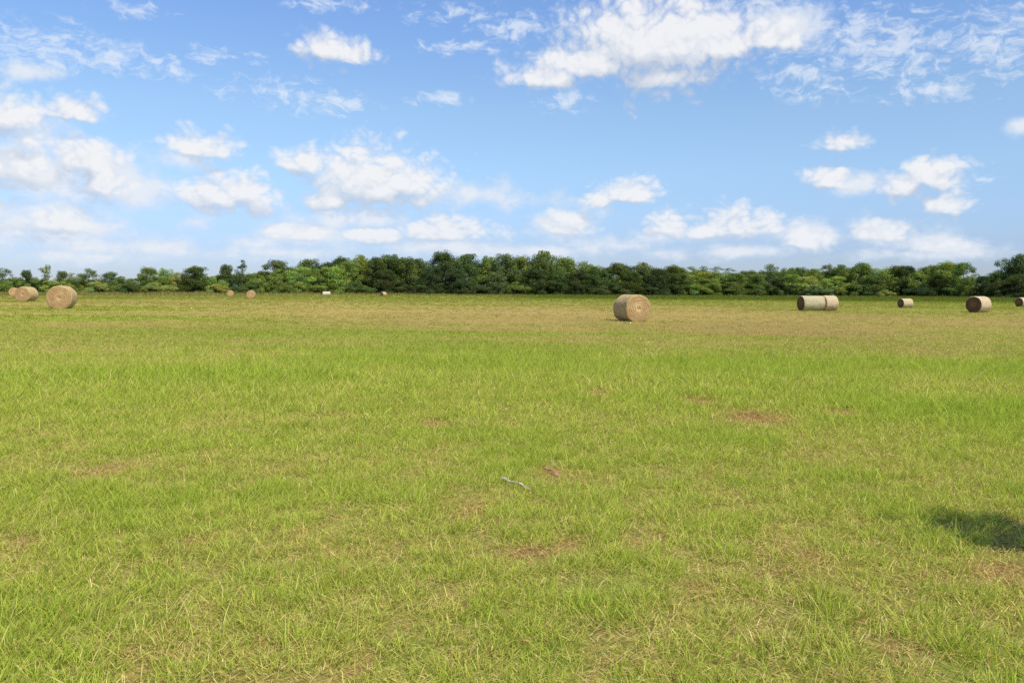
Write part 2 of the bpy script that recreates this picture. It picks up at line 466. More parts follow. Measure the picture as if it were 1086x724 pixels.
NEAR_EXTRA = 0.48
def build_blades(name, label, n_tufts, per, straw):
    tx, ty = scatter(n_tufts)
    n_tufts = len(tx)
    g, bare, tall, shade = field(tx, ty)
    clump = fbm(tx * 5.5, ty * 5.5, 3, 4.0)
    near_w = sstep(16, 5, ty)
    if straw:
        p = np.clip(0.46 + 0.75 * (0.75 - g) + 0.5 * bare, 0.16, 1) 
    else:
        p = np.clip(0.10 + 1.25 * g, 0.10, 1) * np.clip(1 - 0.85 * bare, 0.05, 1) * (1 - near_w * 0.9 * sstep(0.56, 0.40, clump))
    if straw: p = p * (1 - near_w * 0.55 * sstep(0.60, 0.72, fbm(tx * 7.0 + 50, ty * 7.0, 2, 21.0)))
    keep = (RNG.random(n_tufts) < p) & (ty < edge_at(tx, ty) + 3)
    tx, ty, g, bare, tall, shade = (a[keep] for a in (tx, ty, g, bare, tall, shade))
    nt_ = len(tx)
    sc = np.maximum(1.0, ty / 7.0)                      # far tufts stand for wider clumps
    # per tuft character
    lean_a = RNG.normal(0.4, 1.3, nt_); lean = np.abs(RNG.normal(0.25, 0.2, nt_))
    hgt_t = np.exp(RNG.normal(0, 0.28, nt_))
    tone = RNG.random(nt_)
    idx = np.repeat(np.arange(nt_), per)
    n = len(idx)
    x0 = tx[idx]; y0 = ty[idx]
    ang = RNG.random(n) * 2 * math.pi
    rad = (0.012 + 0.05 * np.sqrt(RNG.random(n)) ) * np.sqrt(sc[idx]) * (2.2 if straw else 1.0)
    x0 = x0 + np.cos(ang) * rad; y0 = y0 + np.sin(ang) * rad * np.where(straw, 1.0, 1.0)
    z0 = ground_z(x0, y0)
    gg = g[idx]; bb = bare[idx]; tl = tall[idx]; sh = shade[idx]
    r1 = RNG.random(n); r2 = RNG.random(n)
    if straw:
        L = (0.03 + 0.075 * r1 ** 2.5) * np.minimum(sc[idx], 3.0) ** 0.7
        dirx = np.cos(ang + RNG.normal(0, 1.2, n)); diry = np.sin(ang + RNG.normal(0, 1.2, n))
        rise = np.abs(RNG.normal(0.10, 0.22, n))
        w = (0.0009 + 0.0009 * r2) * sc[idx]
    else:
        L = (0.040 + 0.075 * r1) * hgt_t[idx] * (0.70 + 0.50 * gg) * (1 + 0.9 * tl) * (1 - 0.35 * bb)
        L = np.where(RNG.random(n) < 0.035, L * 1.9, L) * (1 + 1.5 * sh)
        L = L * np.interp(y0, [2, 7, 20, 36, 60, 240], [.82, .84, 1.05, .75, .8, 1.2])
        a2 = ang + RNG.normal(0, 0.7, n)
        tilt = np.clip(RNG.normal(0.42, 0.28, n), 0.02, 1.3)
        dirx = np.cos(a2) * tilt + np.cos(lean_a[idx]) * lean[idx]
        diry = np.sin(a2) * tilt + np.sin(lean_a[idx]) * lean[idx]
        rise = np.ones(n)
        w = (0.0010 + 0.0013 * r2) * sc[idx]
    ln = np.sqrt(dirx ** 2 + diry ** 2 + rise ** 2)
    dx, dy, dz = dirx / ln, diry / ln, rise / ln
    # blades turn their flat side in any direction; the far ones face the camera more so that they read
    fa = RNG.random(n) * 2 * math.pi
    sx, sy = np.cos(fa), np.sin(fa) * np.where(y0 > 25, 0.25, 1.0)
    droop = L * (0.10 + 0.45 * RNG.random(n) ** 2) * (0.3 if straw else 1.0)
    base = np.stack((x0, y0, z0 + (0.004 + 0.03 * RNG.random(n) * np.minimum(sc[idx], 2) if straw else -0.004)), 1)
    D = np.stack((dx, dy, dz), 1); S = np.stack((sx, sy, np.zeros(n)), 1)
    hd = np.stack((dirx, diry, np.zeros(n)), 1); hd /= np.maximum(np.linalg.norm(hd, axis=1, keepdims=True), 1e-5)
    def at(t, wf, sag):
        c = base + D * (L * t)[:, None] + hd * (droop * sag)[:, None]
        c[:, 2] -= droop * sag * 0.55
        return c - S * (w * wf)[:, None], c + S * (w * wf)[:, None]
    # colours
    if straw:
        c = mixc(S_TAN, S_PALE, np.clip(RNG.normal(0.20, 0.38, n), 0, 1))
        c = mixc(c, S_RED, np.clip(bb * 0.8 + (RNG.random(n) < 0.38) * 0.85, 0, 1))
        c = mixc(c, L_YELL, (RNG.random(n) < 0.25) * 0.7)
    else:
        yel = np.clip(0.70 - 0.75 * gg + RNG.normal(0, 0.22, n) + (tone[idx] - 0.5) * 0.5, 0, 1)
        c = mixc(L_GREEN, L_YELL, yel)
        c = mixc(c, L_DARK, np.clip(RNG.normal(-0.1, 0.35, n), 0, 0.7))
        c = mixc(c, S_PALE, (RNG.random(n) < np.clip(0.05 + 0.30 * (0.7 - gg), 0.02, 0.5)) * 0.85)
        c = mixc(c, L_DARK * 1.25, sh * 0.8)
    c = c * np.exp(RNG.normal(0, 0.14, n))[:, None]
    mean = mixc(S_TAN, (L_GREEN * 0.6 + L_YELL * 0.35), sstep(0.1, 0.9, gg))
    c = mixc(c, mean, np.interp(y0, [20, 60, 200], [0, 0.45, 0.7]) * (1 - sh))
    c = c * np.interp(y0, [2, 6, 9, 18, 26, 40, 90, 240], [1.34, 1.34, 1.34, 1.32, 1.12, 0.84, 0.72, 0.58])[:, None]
    near = y0 < 15
    V, Fc, T, Cc = [], [], [], []
    off = 0
    for sel, segs in ((near, 2), (~near, 1)):
        m = int(sel.sum())
        if m == 0: continue
        keepb = [a.copy() for a in (base, D, S, hd, L, droop, w)]
        base, D, S, hd, L, droop, w = (a[sel] for a in (base, D, S, hd, L, droop, w))
        if segs == 2:
            a0, b0 = at(0.0, 0.8, 0.0); a1, b1 = at(0.5, 1.0, 0.3); tip, _ = at(1.0, 0.0, 1.0)
            vv = np.stack((a0, b0, a1, b1, tip), 1).reshape(-1, 3)
            i0 = off + np.arange(m) * 5
            quad = np.stack((i0, i0 + 1, i0 + 3, i0 + 2), 1); tri = np.stack((i0 + 2, i0 + 3, i0 + 4), 1)
            Fc += [quad.ravel(), tri.ravel()]; T += [np.full(m, 4), np.full(m, 3)]
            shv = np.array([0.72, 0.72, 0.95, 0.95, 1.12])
            k = 5
        else:
            a0, b0 = at(0.0, 1.0, 0.0); tip, _ = at(1.0, 0.0, 1.0)
            vv = np.stack((a0, b0, tip), 1).reshape(-1, 3)
            i0 = off + np.arange(m) * 3
            Fc += [np.stack((i0, i0 + 1, i0 + 2), 1).ravel()]; T += [np.full(m, 3)]
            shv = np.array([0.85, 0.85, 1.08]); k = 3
        V.append(vv); off += len(vv)
        cs = c[sel]
        Cc.append((cs[:, None, :] * (np.ones(k) if straw else shv)[None, :, None]).reshape(-1, 3))
        base, D, S, hd, L, droop, w = keepb
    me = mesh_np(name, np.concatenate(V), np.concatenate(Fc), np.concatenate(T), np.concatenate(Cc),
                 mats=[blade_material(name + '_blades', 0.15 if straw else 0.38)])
    o = bpy.data.objects.new(name, me); link(o)
    return tag(o, label, name.replace('_', ' '), kind='stuff')

build_blades('grass', 'short green and yellowish grass growing over the hay field', 140000, 10, False)
build_blades('dead_grass', 'dry straw and dead stems lying between the green grass', 110000, 8, True)

def build_margin():
    """Rank tall grass left standing along the foot of the trees."""
    n = 46000
    u = RNG.uniform(-0.66, 0.66, n)
    e = edge_at(u, 1.0)
    y = e + 1.5 - RNG.exponential(4.0, n) - 2.5 * fbm(u * 60, u * 0 + 3, 3, 2.0)
    x = u * y
    z = ground_z(x, y)
    olive = sstep(-0.22, -0.05, u)
    h = (0.35 + 0.75 * RNG.random(n) * fbm(u * 90, y * 0.3, 3, 5.0) * 1.6) * (1 - 0.25 * olive)
    lx = RNG.normal(0, 0.22, n) * h; ly = RNG.normal(0, 0.22, n) * h
    w = 0.03 + 0.035 * RNG.random(n)
    fa = RNG.uniform(-0.5, 0.5, n)
    a = np.stack((x - w * np.cos(fa), y - w * np.sin(fa), z - 0.02), 1); b = np.stack((x + w * np.cos(fa), y + w * np.sin(fa), z - 0.02), 1)
    t = np.stack((x + lx, y + ly, z + h), 1)
    c = mixc(np.array((.30, .27, .085)), np.array((.17, .185, .050)), np.clip(olive + RNG.normal(0, 0.3, n), 0, 1))
    c = mixc(c, S_TAN, (RNG.random(n) < 0.18) * 0.6) * np.exp(RNG.normal(0, 0.15, n))[:, None]
    V = np.stack((a, b, t), 1).reshape(-1, 3); C = np.repeat(c, 3, axis=0)
    me = mesh_np('tall_grass', V, np.arange(n * 3), np.full(n, 3), C, mats=[blade_material('tall_grass_blades', 0.35)])
    o = bpy.data.objects.new('tall_grass', me); link(o)
    tag(o, 'rank olive and tan grass standing along the foot of the tree line', 'tall grass', kind='stuff')
build_margin()
# ------------------------------------------------------------------ round hay bales
def straw_face_material(name, light, dark, seed):
    """End of a rolled bale: spiral of packed straw (object X is the roll axis)."""
    mt, nt, out = material(name)
    tc = nt.node('ShaderNodeTexCoord')
    p = nt.sep(tc.outputs['Object'])
    zc = nt.m('SUBTRACT', p[2], 0.66)
    r = nt.m('SQRT', nt.m('ADD', nt.m('MULTIPLY', p[1], p[1]), nt.m('MULTIPLY', zc, zc)))
    th = nt.m('ARCTAN2', zc, p[1])
    wob = nt.noise(tc.outputs['Object'], 3.0, 4.0, 0.6)
    turns = nt.m('ADD', nt.m('MULTIPLY', r, 9.5), nt.m('ADD', nt.m('MULTIPLY', th, 1 / (2 * math.pi)), nt.m('MULTIPLY', wob, 2.6)))
    ring = nt.m('MULTIPLY_ADD', nt.m('SINE', nt.m('MULTIPLY', turns, 2 * math.pi)), 0.5, 0.5)
    pol = nt.xyz(nt.m('MULTIPLY', r, 60.0), nt.m('MULTIPLY', th, 3.0), seed)
    fib = nt.noise(pol, 1.0, 4.0, 0.6)
    spk = nt.noise(nt.v('ADD', tc.outputs['Object'], (seed, 0, 0)), 34.0, 3.0, 0.7)
    big = nt.noise(nt.v('ADD', tc.outputs['Object'], (seed * 3, 0, 0)), 2.2, 3.0, 0.5)
    f = nt.m('ADD', nt.m('MULTIPLY', ring, 0.13), nt.m('ADD', nt.m('MULTIPLY', fib, 0.55), nt.m('MULTIPLY', spk, 0.55)))
    f = nt.m('ADD', f, nt.m('MULTIPLY', nt.m('SUBTRACT', big, 0.5), 0.5))
    core = nt.rng(r, 0.02, 0.36, 0.16, 0.0)
    f = nt.rng(nt.m('ADD', f, core), 0.38, 0.92)
    col = nt.mix(f, dark, light)
    b = nt.node('ShaderNodeBsdfPrincipled'); b.inputs['Roughness'].default_value = 0.9
    b.inputs['Specular IOR Level'].default_value = 0.1
    nt.put(b.inputs['Base Color'], col)
    bp = nt.node('ShaderNodeBump'); bp.inputs['Strength'].default_value = 0.9; bp.inputs['Distance'].default_value = 0.03
    nt.put(bp.inputs['Height'], f); nt.l.new(bp.outputs[0], b.inputs['Normal'])
    nt.l.new(b.outputs[0], out.inputs[0])
    return mt

def straw_side_material(name, light, dark, net, green=0.0, seed=0.0):
    """Rolled side: straw wound round the axis under a thin net; weathered paler on top."""
    mt, nt, out = material(name)
    tc = nt.node('ShaderNodeTexCoord')
    p = nt.sep(tc.outputs['Object'])
    zc = nt.m('SUBTRACT', p[2], 0.66)
    th = nt.m('ARCTAN2', zc, p[1])
    wound = nt.noise(nt.xyz(nt.m('MULTIPLY', p[0], 26.0), nt.m('MULTIPLY', th, 1.6), seed), 1.0, 5.0, 0.65)
    spk = nt.noise(tc.outputs['Object'], 26.0, 3.0, 0.7)
    band = nt.noise(nt.xyz(nt.m('MULTIPLY', p[0], 4.0), nt.m('MULTIPLY', th, 0.25), seed + 4), 1.0, 2.0, 0.5)
    f = nt.rng(nt.m('ADD', nt.m('MULTIPLY', wound, 0.75), nt.m('MULTIPLY', spk, 0.30)), 0.40, 0.66)
    col = nt.mix(f, dark, light)
    col = nt.mix(nt.rng(band, 0.45, 0.62, 0.0, 0.55 + green), col, (0.40, 0.37, 0.17) if green else (0.50, 0.40, 0.23))
    strands = nt.m('MULTIPLY_ADD', nt.m('SINE', nt.m('MULTIPLY', p[0], 150.0)), 0.5, 0.5)
    col = nt.mix(nt.m('MULTIPLY', strands, net), col, (0.72, 0.72, 0.64))
    col = nt.mix(nt.rng(p[2], 0.9, 1.32, 0.0, 0.28), col, (0.64, 0.51, 0.30))
    b = nt.node('ShaderNodeBsdfPrincipled'); b.inputs['Roughness'].default_value = 0.85
    b.inputs['Specular IOR Level'].default_value = 0.15
    nt.put(b.inputs['Base Color'], col)
    bp = nt.node('ShaderNodeBump'); bp.inputs['Strength'].default_value = 0.7; bp.inputs['Distance'].default_value = 0.025
    nt.put(bp.inputs['Height'], f); nt.l.new(bp.outputs[0], b.inputs['Normal'])
    nt.l.new(b.outputs[0], out.inputs[0])
    return mt

FACE_A = straw_face_material('straw_end_golden', (0.66, 0.47, 0.22), (0.33, 0.185, 0.070), 1.3)
FACE_B = straw_face_material('straw_end_orange', (0.63, 0.42, 0.20), (0.34, 0.19, 0.080), 5.1)
FACE_C = straw_face_material('straw_end_shaded', (0.22, 0.13, 0.065), (0.085, 0.045, 0.022), 8.7)  # darker copy of the straw: shade on sun-averted ends put into the colour
SIDE_A = straw_side_material('wound_straw_tan', (0.64, 0.46, 0.20), (0.33, 0.21, 0.085), 0.03, seed=2.0)
SIDE_B = straw_side_material('wound_straw_netted', (0.52, 0.44, 0.24), (0.29, 0.23, 0.11), 0.20, green=0.15, seed=6.0)
SIDE_W = straw_side_material('wound_straw_pale_wrap', (0.66, 0.58, 0.40), (0.46, 0.39, 0.25), 0.35, seed=9.0)
SIDE_C = straw_side_material('wound_straw_cream', (0.62, 0.48, 0.27), (0.40, 0.28, 0.14), 0.14, seed=12.0)
SIDE_D = straw_side_material('wound_straw_dull', (0.26, 0.20, 0.11), (0.14, 0.10, 0.06), 0.1, seed=15.0)

def bale_profile(u, th, rnd):
    """Radius (in units of a bale 1.32 m high) at axis position u in -1..1 and angle th."""
    r = 0.66 * (1 + 0.012 * math.sin(2 * th + rnd) + 0.010 * math.sin(3 * th + 2.1 * rnd) + 0.006 * math.sin(7 * th + rnd))
    e = max(0.0, abs(u) - 0.90) / 0.10
    return r * (1 - 0.055 * e ** 2.2)

def make_bale(name, px, py, dia, length, a_deg, side, face, face_far, label, seed, group='round hay bales in the field'):
    rnd = random.Random(seed)
    x, y, z = spot(px, py)
    s = dia / 1.32 * 0.95
    root = empty(name, (x, y, z - 0.02), 0.0)
    a = R(a_deg)
    # local +X is the normal of the shown end
    root.rotation_euler = (0, 0, math.atan2(-math.cos(a), math.sin(a)))
    root.scale = (s, s, s)
    tag(root, label, 'hay bale', group)
    hl = length / s / 2
    NT_, NU = 72, 22
    ph = rnd.random() * 6
    def ring(u, k=1.0):
        vs = []
        for i in range(NT_):
            th = 2 * math.pi * i / NT_
            r = bale_profile(u, th, ph) * k
            r *= 1 + 0.016 * (vn(u * 3 + seed, th * 5) - 0.5) * 2 + 0.010 * (vn(u * 11 + seed, th * 17) - 0.5)
            yy = r * math.cos(th); zz = 0.66 + r * math.sin(th)
            if zz < 0.10: zz = 0.10 - (0.10 - zz) * 0.35          # settled on its own weight
            vs.append((u * hl, yy, zz - 0.055))
        return vs
    def vn(p, q): return float(vnoise(np.array([p]), np.array([q]))[0])
    us = [-1, -0.985, -0.96, -0.93, -0.89] + [-0.82 + 1.64 * i / (NU - 1) for i in range(NU)] + [0.89, 0.93, 0.96, 0.985, 1]
    rings = [ring(u) for u in us]
    verts = [v for r_ in rings for v in r_]
    flat = []
    for j in range(len(us) - 1):
        for i in range(NT_):
            i2 = (i + 1) % NT_
            flat.append((j * NT_ + i, (j + 1) * NT_ + i, (j + 1) * NT_ + i2, j * NT_ + i2))
    me = mesh_np('wound_side', np.array(verts), np.array(flat).ravel()[::-1], np.full(len(flat), 4), smooth=True, mats=[side])
    o = bpy.data.objects.new('wound_side', me); link(o, root)
    for sg, mt in ((1, face), (-1, face_far)):
        outer = rings[-1] if sg > 0 else rings[0]
        NR = 26
        vs = []
        for k in range(NR):
            f = 1 - k / NR
            for i, (ox, oy, oz) in enumerate(outer):
                cy, cz = 0.0, 0.605
                th = 2 * math.pi * i / NT_
                sp = 0.5 + 0.5 * math.sin(2 * math.pi * (f * 6.2 + i / NT_))
                bulge = 0.022 * (1 - f) - 0.075 * max(0.0, 1 - f / 0.30) ** 1.5 + 0.010 * sp * min(1, (1 - f) * 8)
                bulge += 0.012 * (vn(f * 9 + seed, th * 4 + 3) - 0.5) * min(1, (1 - f) * 8)
                vs.append((sg * (hl + bulge), cy + (oy - cy) * f, cz + (oz - cz) * f))
        vs.append((sg * (hl - 0.05), 0.0, 0.605))
        fl, tot = [], []
        for k in range(NR - 1):
            for i in range(NT_):
                i2 = (i + 1) % NT_
                q = (k * NT_ + i, k * NT_ + i2, (k + 1) * NT_ + i2, (k + 1) * NT_ + i)
                fl += q if sg > 0 else q[::-1]; tot.append(4)
        for i in range(NT_):
            q = ((NR - 1) * NT_ + i, (NR - 1) * NT_ + (i + 1) % NT_, NR * NT_)
            fl += q if sg > 0 else q[::-1]; tot.append(3)
        me = mesh_np('end_face', np.array(vs), np.array(fl), np.array(tot), smooth=True, mats=[mt])
        o = bpy.data.objects.new('end_face', me); link(o, root)
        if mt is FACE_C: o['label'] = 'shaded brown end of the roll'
    # loose straw sticking out along both rims
    V, Fc = [], []
    for k in range(420):
        th = rnd.random() * 2 * math.pi
        if rnd.random() < 0.75:
            sg = rnd.choice((-1, 1)); f = rnd.uniform(0.75, 1.0)
            c = Vector((sg * hl * 0.995, 0.66 * f * math.cos(th), 0.605 + 0.66 * f * math.sin(th)))
            dr = Vector((sg * rnd.uniform(0.2, 1), rnd.gauss(0, 0.8), rnd.gauss(0, 0.8)))
        else:
            c = Vector((rnd.uniform(-hl, hl), 0.655 * math.cos(th), 0.605 + 0.655 * math.sin(th)))
            dr = Vector((rnd.gauss(0, 0.5), math.cos(th) * 0.5 - math.sin(th), math.sin(th) * 0.5 + math.cos(th)))
        if c.z < 0.05: continue
        dr.normalize(); L = rnd.uniform(0.04, 0.13)
        w = dr.cross(Vector((rnd.random() - .5, rnd.random() - .5, rnd.random() - .5))).normalized() * 0.004
        n = len(V); V += [c - w, c + w, c + dr * L]; Fc += [n, n + 1, n + 2]
    if dia * F_PX / math.hypot(x, y) < 12: return root          # too far off to show single straws
    me = mesh_np('loose_straw', np.array([tuple(v) for v in V]), np.array(Fc), np.full(len(Fc) // 3, 3), mats=[side])
    o = bpy.data.objects.new('loose_straw', me); link(o, root); o['kind'] = 'stuff'
    return root

def dia_for(px, py, hpx):
    x, y, z = spot(px, py)
    return hpx / F_PX * math.hypot(x, y) * 1.0

def bale(px, py, hpx, length, a, side, face, far, label, seed, grp='round hay bales in the field'):
    d = dia_for(px, py, hpx)
    print('bale', px, 'dia %.2f' % d, 'dist %.1f' % spot(px, py)[1])
    return make_bale('hay_bale', px, py, d, length * d / 1.32, a, side, face, far, label, seed, grp)

bale(670, 340.4, 31.0, 1.32, 19, SIDE_A, FACE_A, FACE_A, 'large tan round bale nearest the camera with its lit spiral end facing front', 1)
bale(66, 327.2, 23.6, 0.95, 12, SIDE_A, FACE_B, FACE_B, 'largest orange round bale of the left group, its round spiral end facing the camera', 2)
bale(28.5, 319.3, 14.6, 1.32, 2, SIDE_A, FACE_B, FACE_B, 'middle bale of the left group, half turned with its pale side showing on the right', 3)
bale(15, 313.8, 8.2, 1.3, 24, SIDE_A, FACE_B, FACE_B, 'small orange round bale at the far left, partly behind the half turned bale', 4)
bale(244.5, 314.0, 6.4, 1.3, 15, SIDE_A, FACE_B, FACE_B, 'smaller of the two distant orange bales before the trees left of centre', 5)
bale(266.3, 316.2, 8.8, 1.3, 12, SIDE_A, FACE_B, FACE_B, 'larger of the two distant orange bales before the trees left of centre', 6)
bale(346.5, 313.6, 4.9, 2.0, -86, SIDE_W, FACE_A, FACE_A, 'distant whitish wrapped bale lying side on before the dark trees', 7)
bale(406.5, 314.0, 5.0, 1.5, -28, SIDE_A, FACE_C, FACE_C, 'tiny brown bale in the shade at the foot of the dark trees', 8)
# two bales standing end to end on the right
first = bale(860.5, 329.4, 16.6, 1.86, -80, SIDE_B, FACE_C, FACE_A, 'pale netted bale with a dark end, left one of the pair standing end to end', 9, 'pair of bales standing end to end')
second = bale(880.5, 329.6, 16.6, 1.00, -80, SIDE_C, FACE_A, FACE_A, 'warm tan bale pushed against the netted bale, right one of the end to end pair', 10, 'pair of bales standing end to end')
_n = Vector((math.sin(R(-80)), -math.cos(R(-80)), 0))
second.location = first.location - _n * ((1.86 + 1.00) * first.scale.x / 2 / 0.95 + 0.01) + Vector((-0.03, -0.16, 0.01))
bale(960, 326.2, 9.8, 1.45, -75, SIDE_C, FACE_C, FACE_A, 'small dark ended bale between the end to end pair and the big right bale', 11)
bale(1037.5, 331.2, 16.6, 1.25, -60, SIDE_C, FACE_C, FACE_A, 'big tan bale at the right with its dark shaded end turned left', 12)
bale(1085, 325.2, 9.2, 1.45, -72, SIDE_C, FACE_C, FACE_A, 'bale cut off by the right edge of the picture', 13)
# ------------------------------------------------------------------ the trees along the far side
def leaf_material():
    mt, nt, out = material('foliage')
    at = nt.node('ShaderNodeAttribute', attribute_name='Tint')
    oi = nt.node('ShaderNodeObjectInfo')
    col = nt.mix(1.0, oi.outputs['Color'], at.outputs['Color'], 'MULTIPLY')
    df = nt.node('ShaderNodeBsdfDiffuse'); tr = nt.node('ShaderNodeBsdfTranslucent')
    nt.put(df.inputs[0], col)
    nt.put(tr.inputs[0], nt.mix(1.0, col, (1.15, 1.25, 0.5), 'MULTIPLY'))
    m1 = nt.node('ShaderNodeMixShader'); m1.inputs[0].default_value = 0.36
    nt.l.new(df.outputs[0], m1.inputs[1]); nt.l.new(tr.outputs[0], m1.inputs[2])
    nt.l.new(m1.outputs[0], out.inputs[0])
    return mt
def bark_material():
    mt, nt, out = material('bark')
    tc = nt.node('ShaderNodeTexCoord')
    n = nt.noise(nt.v('MULTIPLY', tc.outputs['Object'], (30, 30, 5)), 1.0, 4.0, 0.6)
    df = nt.node('ShaderNodeBsdfDiffuse')
    nt.put(df.inputs[0], nt.mix(n, (0.045, 0.035, 0.026), (0.15, 0.125, 0.10)))
    nt.l.new(df.outputs[0], out.inputs[0])
    return mt
LEAF = leaf_material(); BARK = bark_material()

def crown_mesh(name, clumps, leaves, size, rng, flat=0.75):
    """Leaf-sized quads spread through clumps [(centre, radius)], in a tree 1 unit high."""
    V, C = [], []
    for (c, r) in clumps:
        m = max(8, int(leaves * 2.0 * (r / 0.13) ** 2))
        d = rng.normal(0, 1, (m, 3)); d /= np.linalg.norm(d, axis=1, keepdims=True)
        rad = r * (0.45 + 0.62 * rng.random(m) ** 0.6)
        p = np.array(c) + d * rad[:, None] * np.array((1, 1, flat))
        nrm = d + rng.normal(0, 0.36, (m, 3)) + np.array((0, 0, 0.25))
        nrm /= np.linalg.norm(nrm, axis=1, keepdims=True)
        t = np.cross(nrm, rng.normal(0, 1, (m, 3))); t /= np.maximum(np.linalg.norm(t, axis=1, keepdims=True), 1e-6)
        b = np.cross(nrm, t)
        s = size * 0.70 * (0.6 + 0.8 * rng.random(m))[:, None]
        e = 0.55 + 0.3 * rng.random((m, 1))
        V.append(np.stack((p - t * s, p - b * s * e, p + t * s, p + b * s * e), 1).reshape(-1, 3))
        ct = math.exp(rng.normal(0, 0.13)); hue = rng.normal(0, 0.10)
        cc = ct * np.exp(rng.normal(0, 0.13, m))[:, None] * np.array((1 + hue, 1.0, 1 - hue))
        C.append(np.repeat(cc, 4, axis=0))
    V = np.concatenate(V); C = np.concatenate(C)
    n = len(V) // 4
    return mesh_np(name, V, np.arange(n * 4), np.full(n, 4), np.clip(C, 0.15, 2.5), mats=[LEAF])

def tube(V, Fc, pts, rads, k=7):
    base = len(V)
    for i, (p, r) in enumerate(zip(pts, rads)):
        p = Vector(p)
        d = (Vector(pts[min(i + 1, len(pts) - 1)]) - Vector(pts[max(i - 1, 0)])).normalized()
        a = d.orthogonal().normalized(); b = d.cross(a)
        for j in range(k):
            th = 2 * math.pi * j / k
            V.append(tuple(p + a * (r * math.cos(th)) + b * (r * math.sin(th))))
    for i in range(len(pts) - 1):
        for j in range(k):
            j2 = (j + 1) % k
            Fc.append((base + i * k + j, base + i * k + j2, base + (i + 1) * k + j2, base + (i + 1) * k + j))

def trunk_mesh(name, clumps, rng, thick=0.028, split=0.22, sway=0.02):
    V, Fc = [], []
    top = max(c[2] for c, r in clumps)
    pts = [(rng.normal(0, sway) * t, rng.normal(0, sway) * t, t * top * 0.92) for t in (0, .12, .3, .5, .75, 1)]
    pts[0] = (0, 0, -0.03)
    tube(V, Fc, pts, [thick * f for f in (1.35, 1.0, .82, .6, .36, .12)])
    order = sorted(clumps, key=lambda c: -c[1])[:9]
    for c, r in order:
        h = max(split * 0.6, min(c[2] - 0.10, 0.6) * rng.uniform(0.55, 0.95))
        s = Vector((0, 0, h)); e = Vector(c)
        mid = s.lerp(e, 0.5) + Vector((rng.normal(0, .015), rng.normal(0, .015), 0.03))
        tube(V, Fc, [s, mid, s.lerp(e, 0.95)], [thick * .45, thick * .28, thick * .08], 5)
    return mesh_np(name, np.array(V), np.array(Fc).ravel(), np.full(len(Fc), 4), smooth=True, mats=[BARK])

def proto(kind, seed):
    rng = np.random.default_rng(seed)
    cl = []
    if kind == 'round':                # broad oak: lumpy dome, foliage down to the ground
        w = 0.36
        for k in range(72):
            z = 0.05 + 0.88 * rng.random() ** 0.9
            prof = math.sqrt(max(0.02, 1 - ((z - 0.44) / 0.53) ** 2)) if z > 0.44 else 1.0 - 0.25 * (0.44 - z)
            a = rng.random() * 2 * math.pi; q = math.sqrt(rng.random())
            cl.append(((math.cos(a) * q * w * prof, math.sin(a) * q * w * prof, z), rng.uniform(0.075, 0.145)))
        for k in range(5):
            a = rng.random() * 6.3; cl.append(((math.cos(a) * .12, math.sin(a) * .12, rng.uniform(.84, .93)), rng.uniform(.06, .10)))
        lv, sz, th = 95, 0.019, 0.028
    elif kind == 'open':               # looser crown with gaps and outlying sprays
        w = 0.33
        for k in range(52):
            z = 0.08 + 0.86 * rng.random()
            prof = math.sqrt(max(0.05, 1 - ((z - 0.55) / 0.45) ** 2)) if z > 0.55 else 1 - 0.4 * (0.55 - z)
            a = rng.random() * 2 * math.pi; q = rng.random() ** 0.4
            cl.append(((math.cos(a) * q * w * prof, math.sin(a) * q * w * prof, z), rng.uniform(0.075, 0.135)))
        lv, sz, th = 85, 0.019, 0.024
    elif kind == 'bush':               # low spreading thicket
        for k in range(34):
            a = rng.random() * 2 * math.pi; q = math.sqrt(rng.random()); 
            z = 0.10 + (0.78 - 0.42 * q * q) * rng.random() ** 0.7
            cl.append(((math.cos(a) * q * .72, math.sin(a) * q * .72, z), rng.uniform(0.12, 0.22)))
        lv, sz, th = 80, 0.030, 0.022
    elif kind == 'cone':               # dense tapering crown
        for k in range(44):
            z = 0.10 + 0.86 * rng.random() ** 1.1
            w = 0.27 * (1 - z) ** 0.75 + 0.03
            a = rng.random() * 2 * math.pi; q = math.sqrt(rng.random())
            cl.append(((math.cos(a) * q * w, math.sin(a) * q * w, z), 0.04 + 0.08 * (1 - z) + 0.02 * rng.random()))
        lv, sz, th = 100, 0.017, 0.026
    elif kind == 'sapling':            # thin, see-through
        for k in range(26):
            z = 0.30 + 0.66 * rng.random()
            a = rng.random() * 6.3; q = rng.random() * 0.13
            cl.append(((math.cos(a) * q + 0.10 * (z - .4), math.sin(a) * q, z), rng.uniform(0.055, 0.095)))
        lv, sz, th = 80, 0.020, 0.014
    elif kind == 'pine':               # bare stem, small rounded top
        for k in range(20):
            z = 0.68 + 0.27 * rng.random()
            prof = math.sqrt(max(0.05, 1 - ((z - 0.81) / 0.15) ** 2))
            a = rng.random() * 6.3; q = math.sqrt(rng.random())
            cl.append(((math.cos(a) * q * .13 * prof, math.sin(a) * q * .13 * prof, z), rng.uniform(0.04, 0.065)))
        lv, sz, th = 120, 0.012, 0.016
    return (crown_mesh('crown', cl, lv, sz, rng), trunk_mesh('trunk', cl, rng, th), cl)

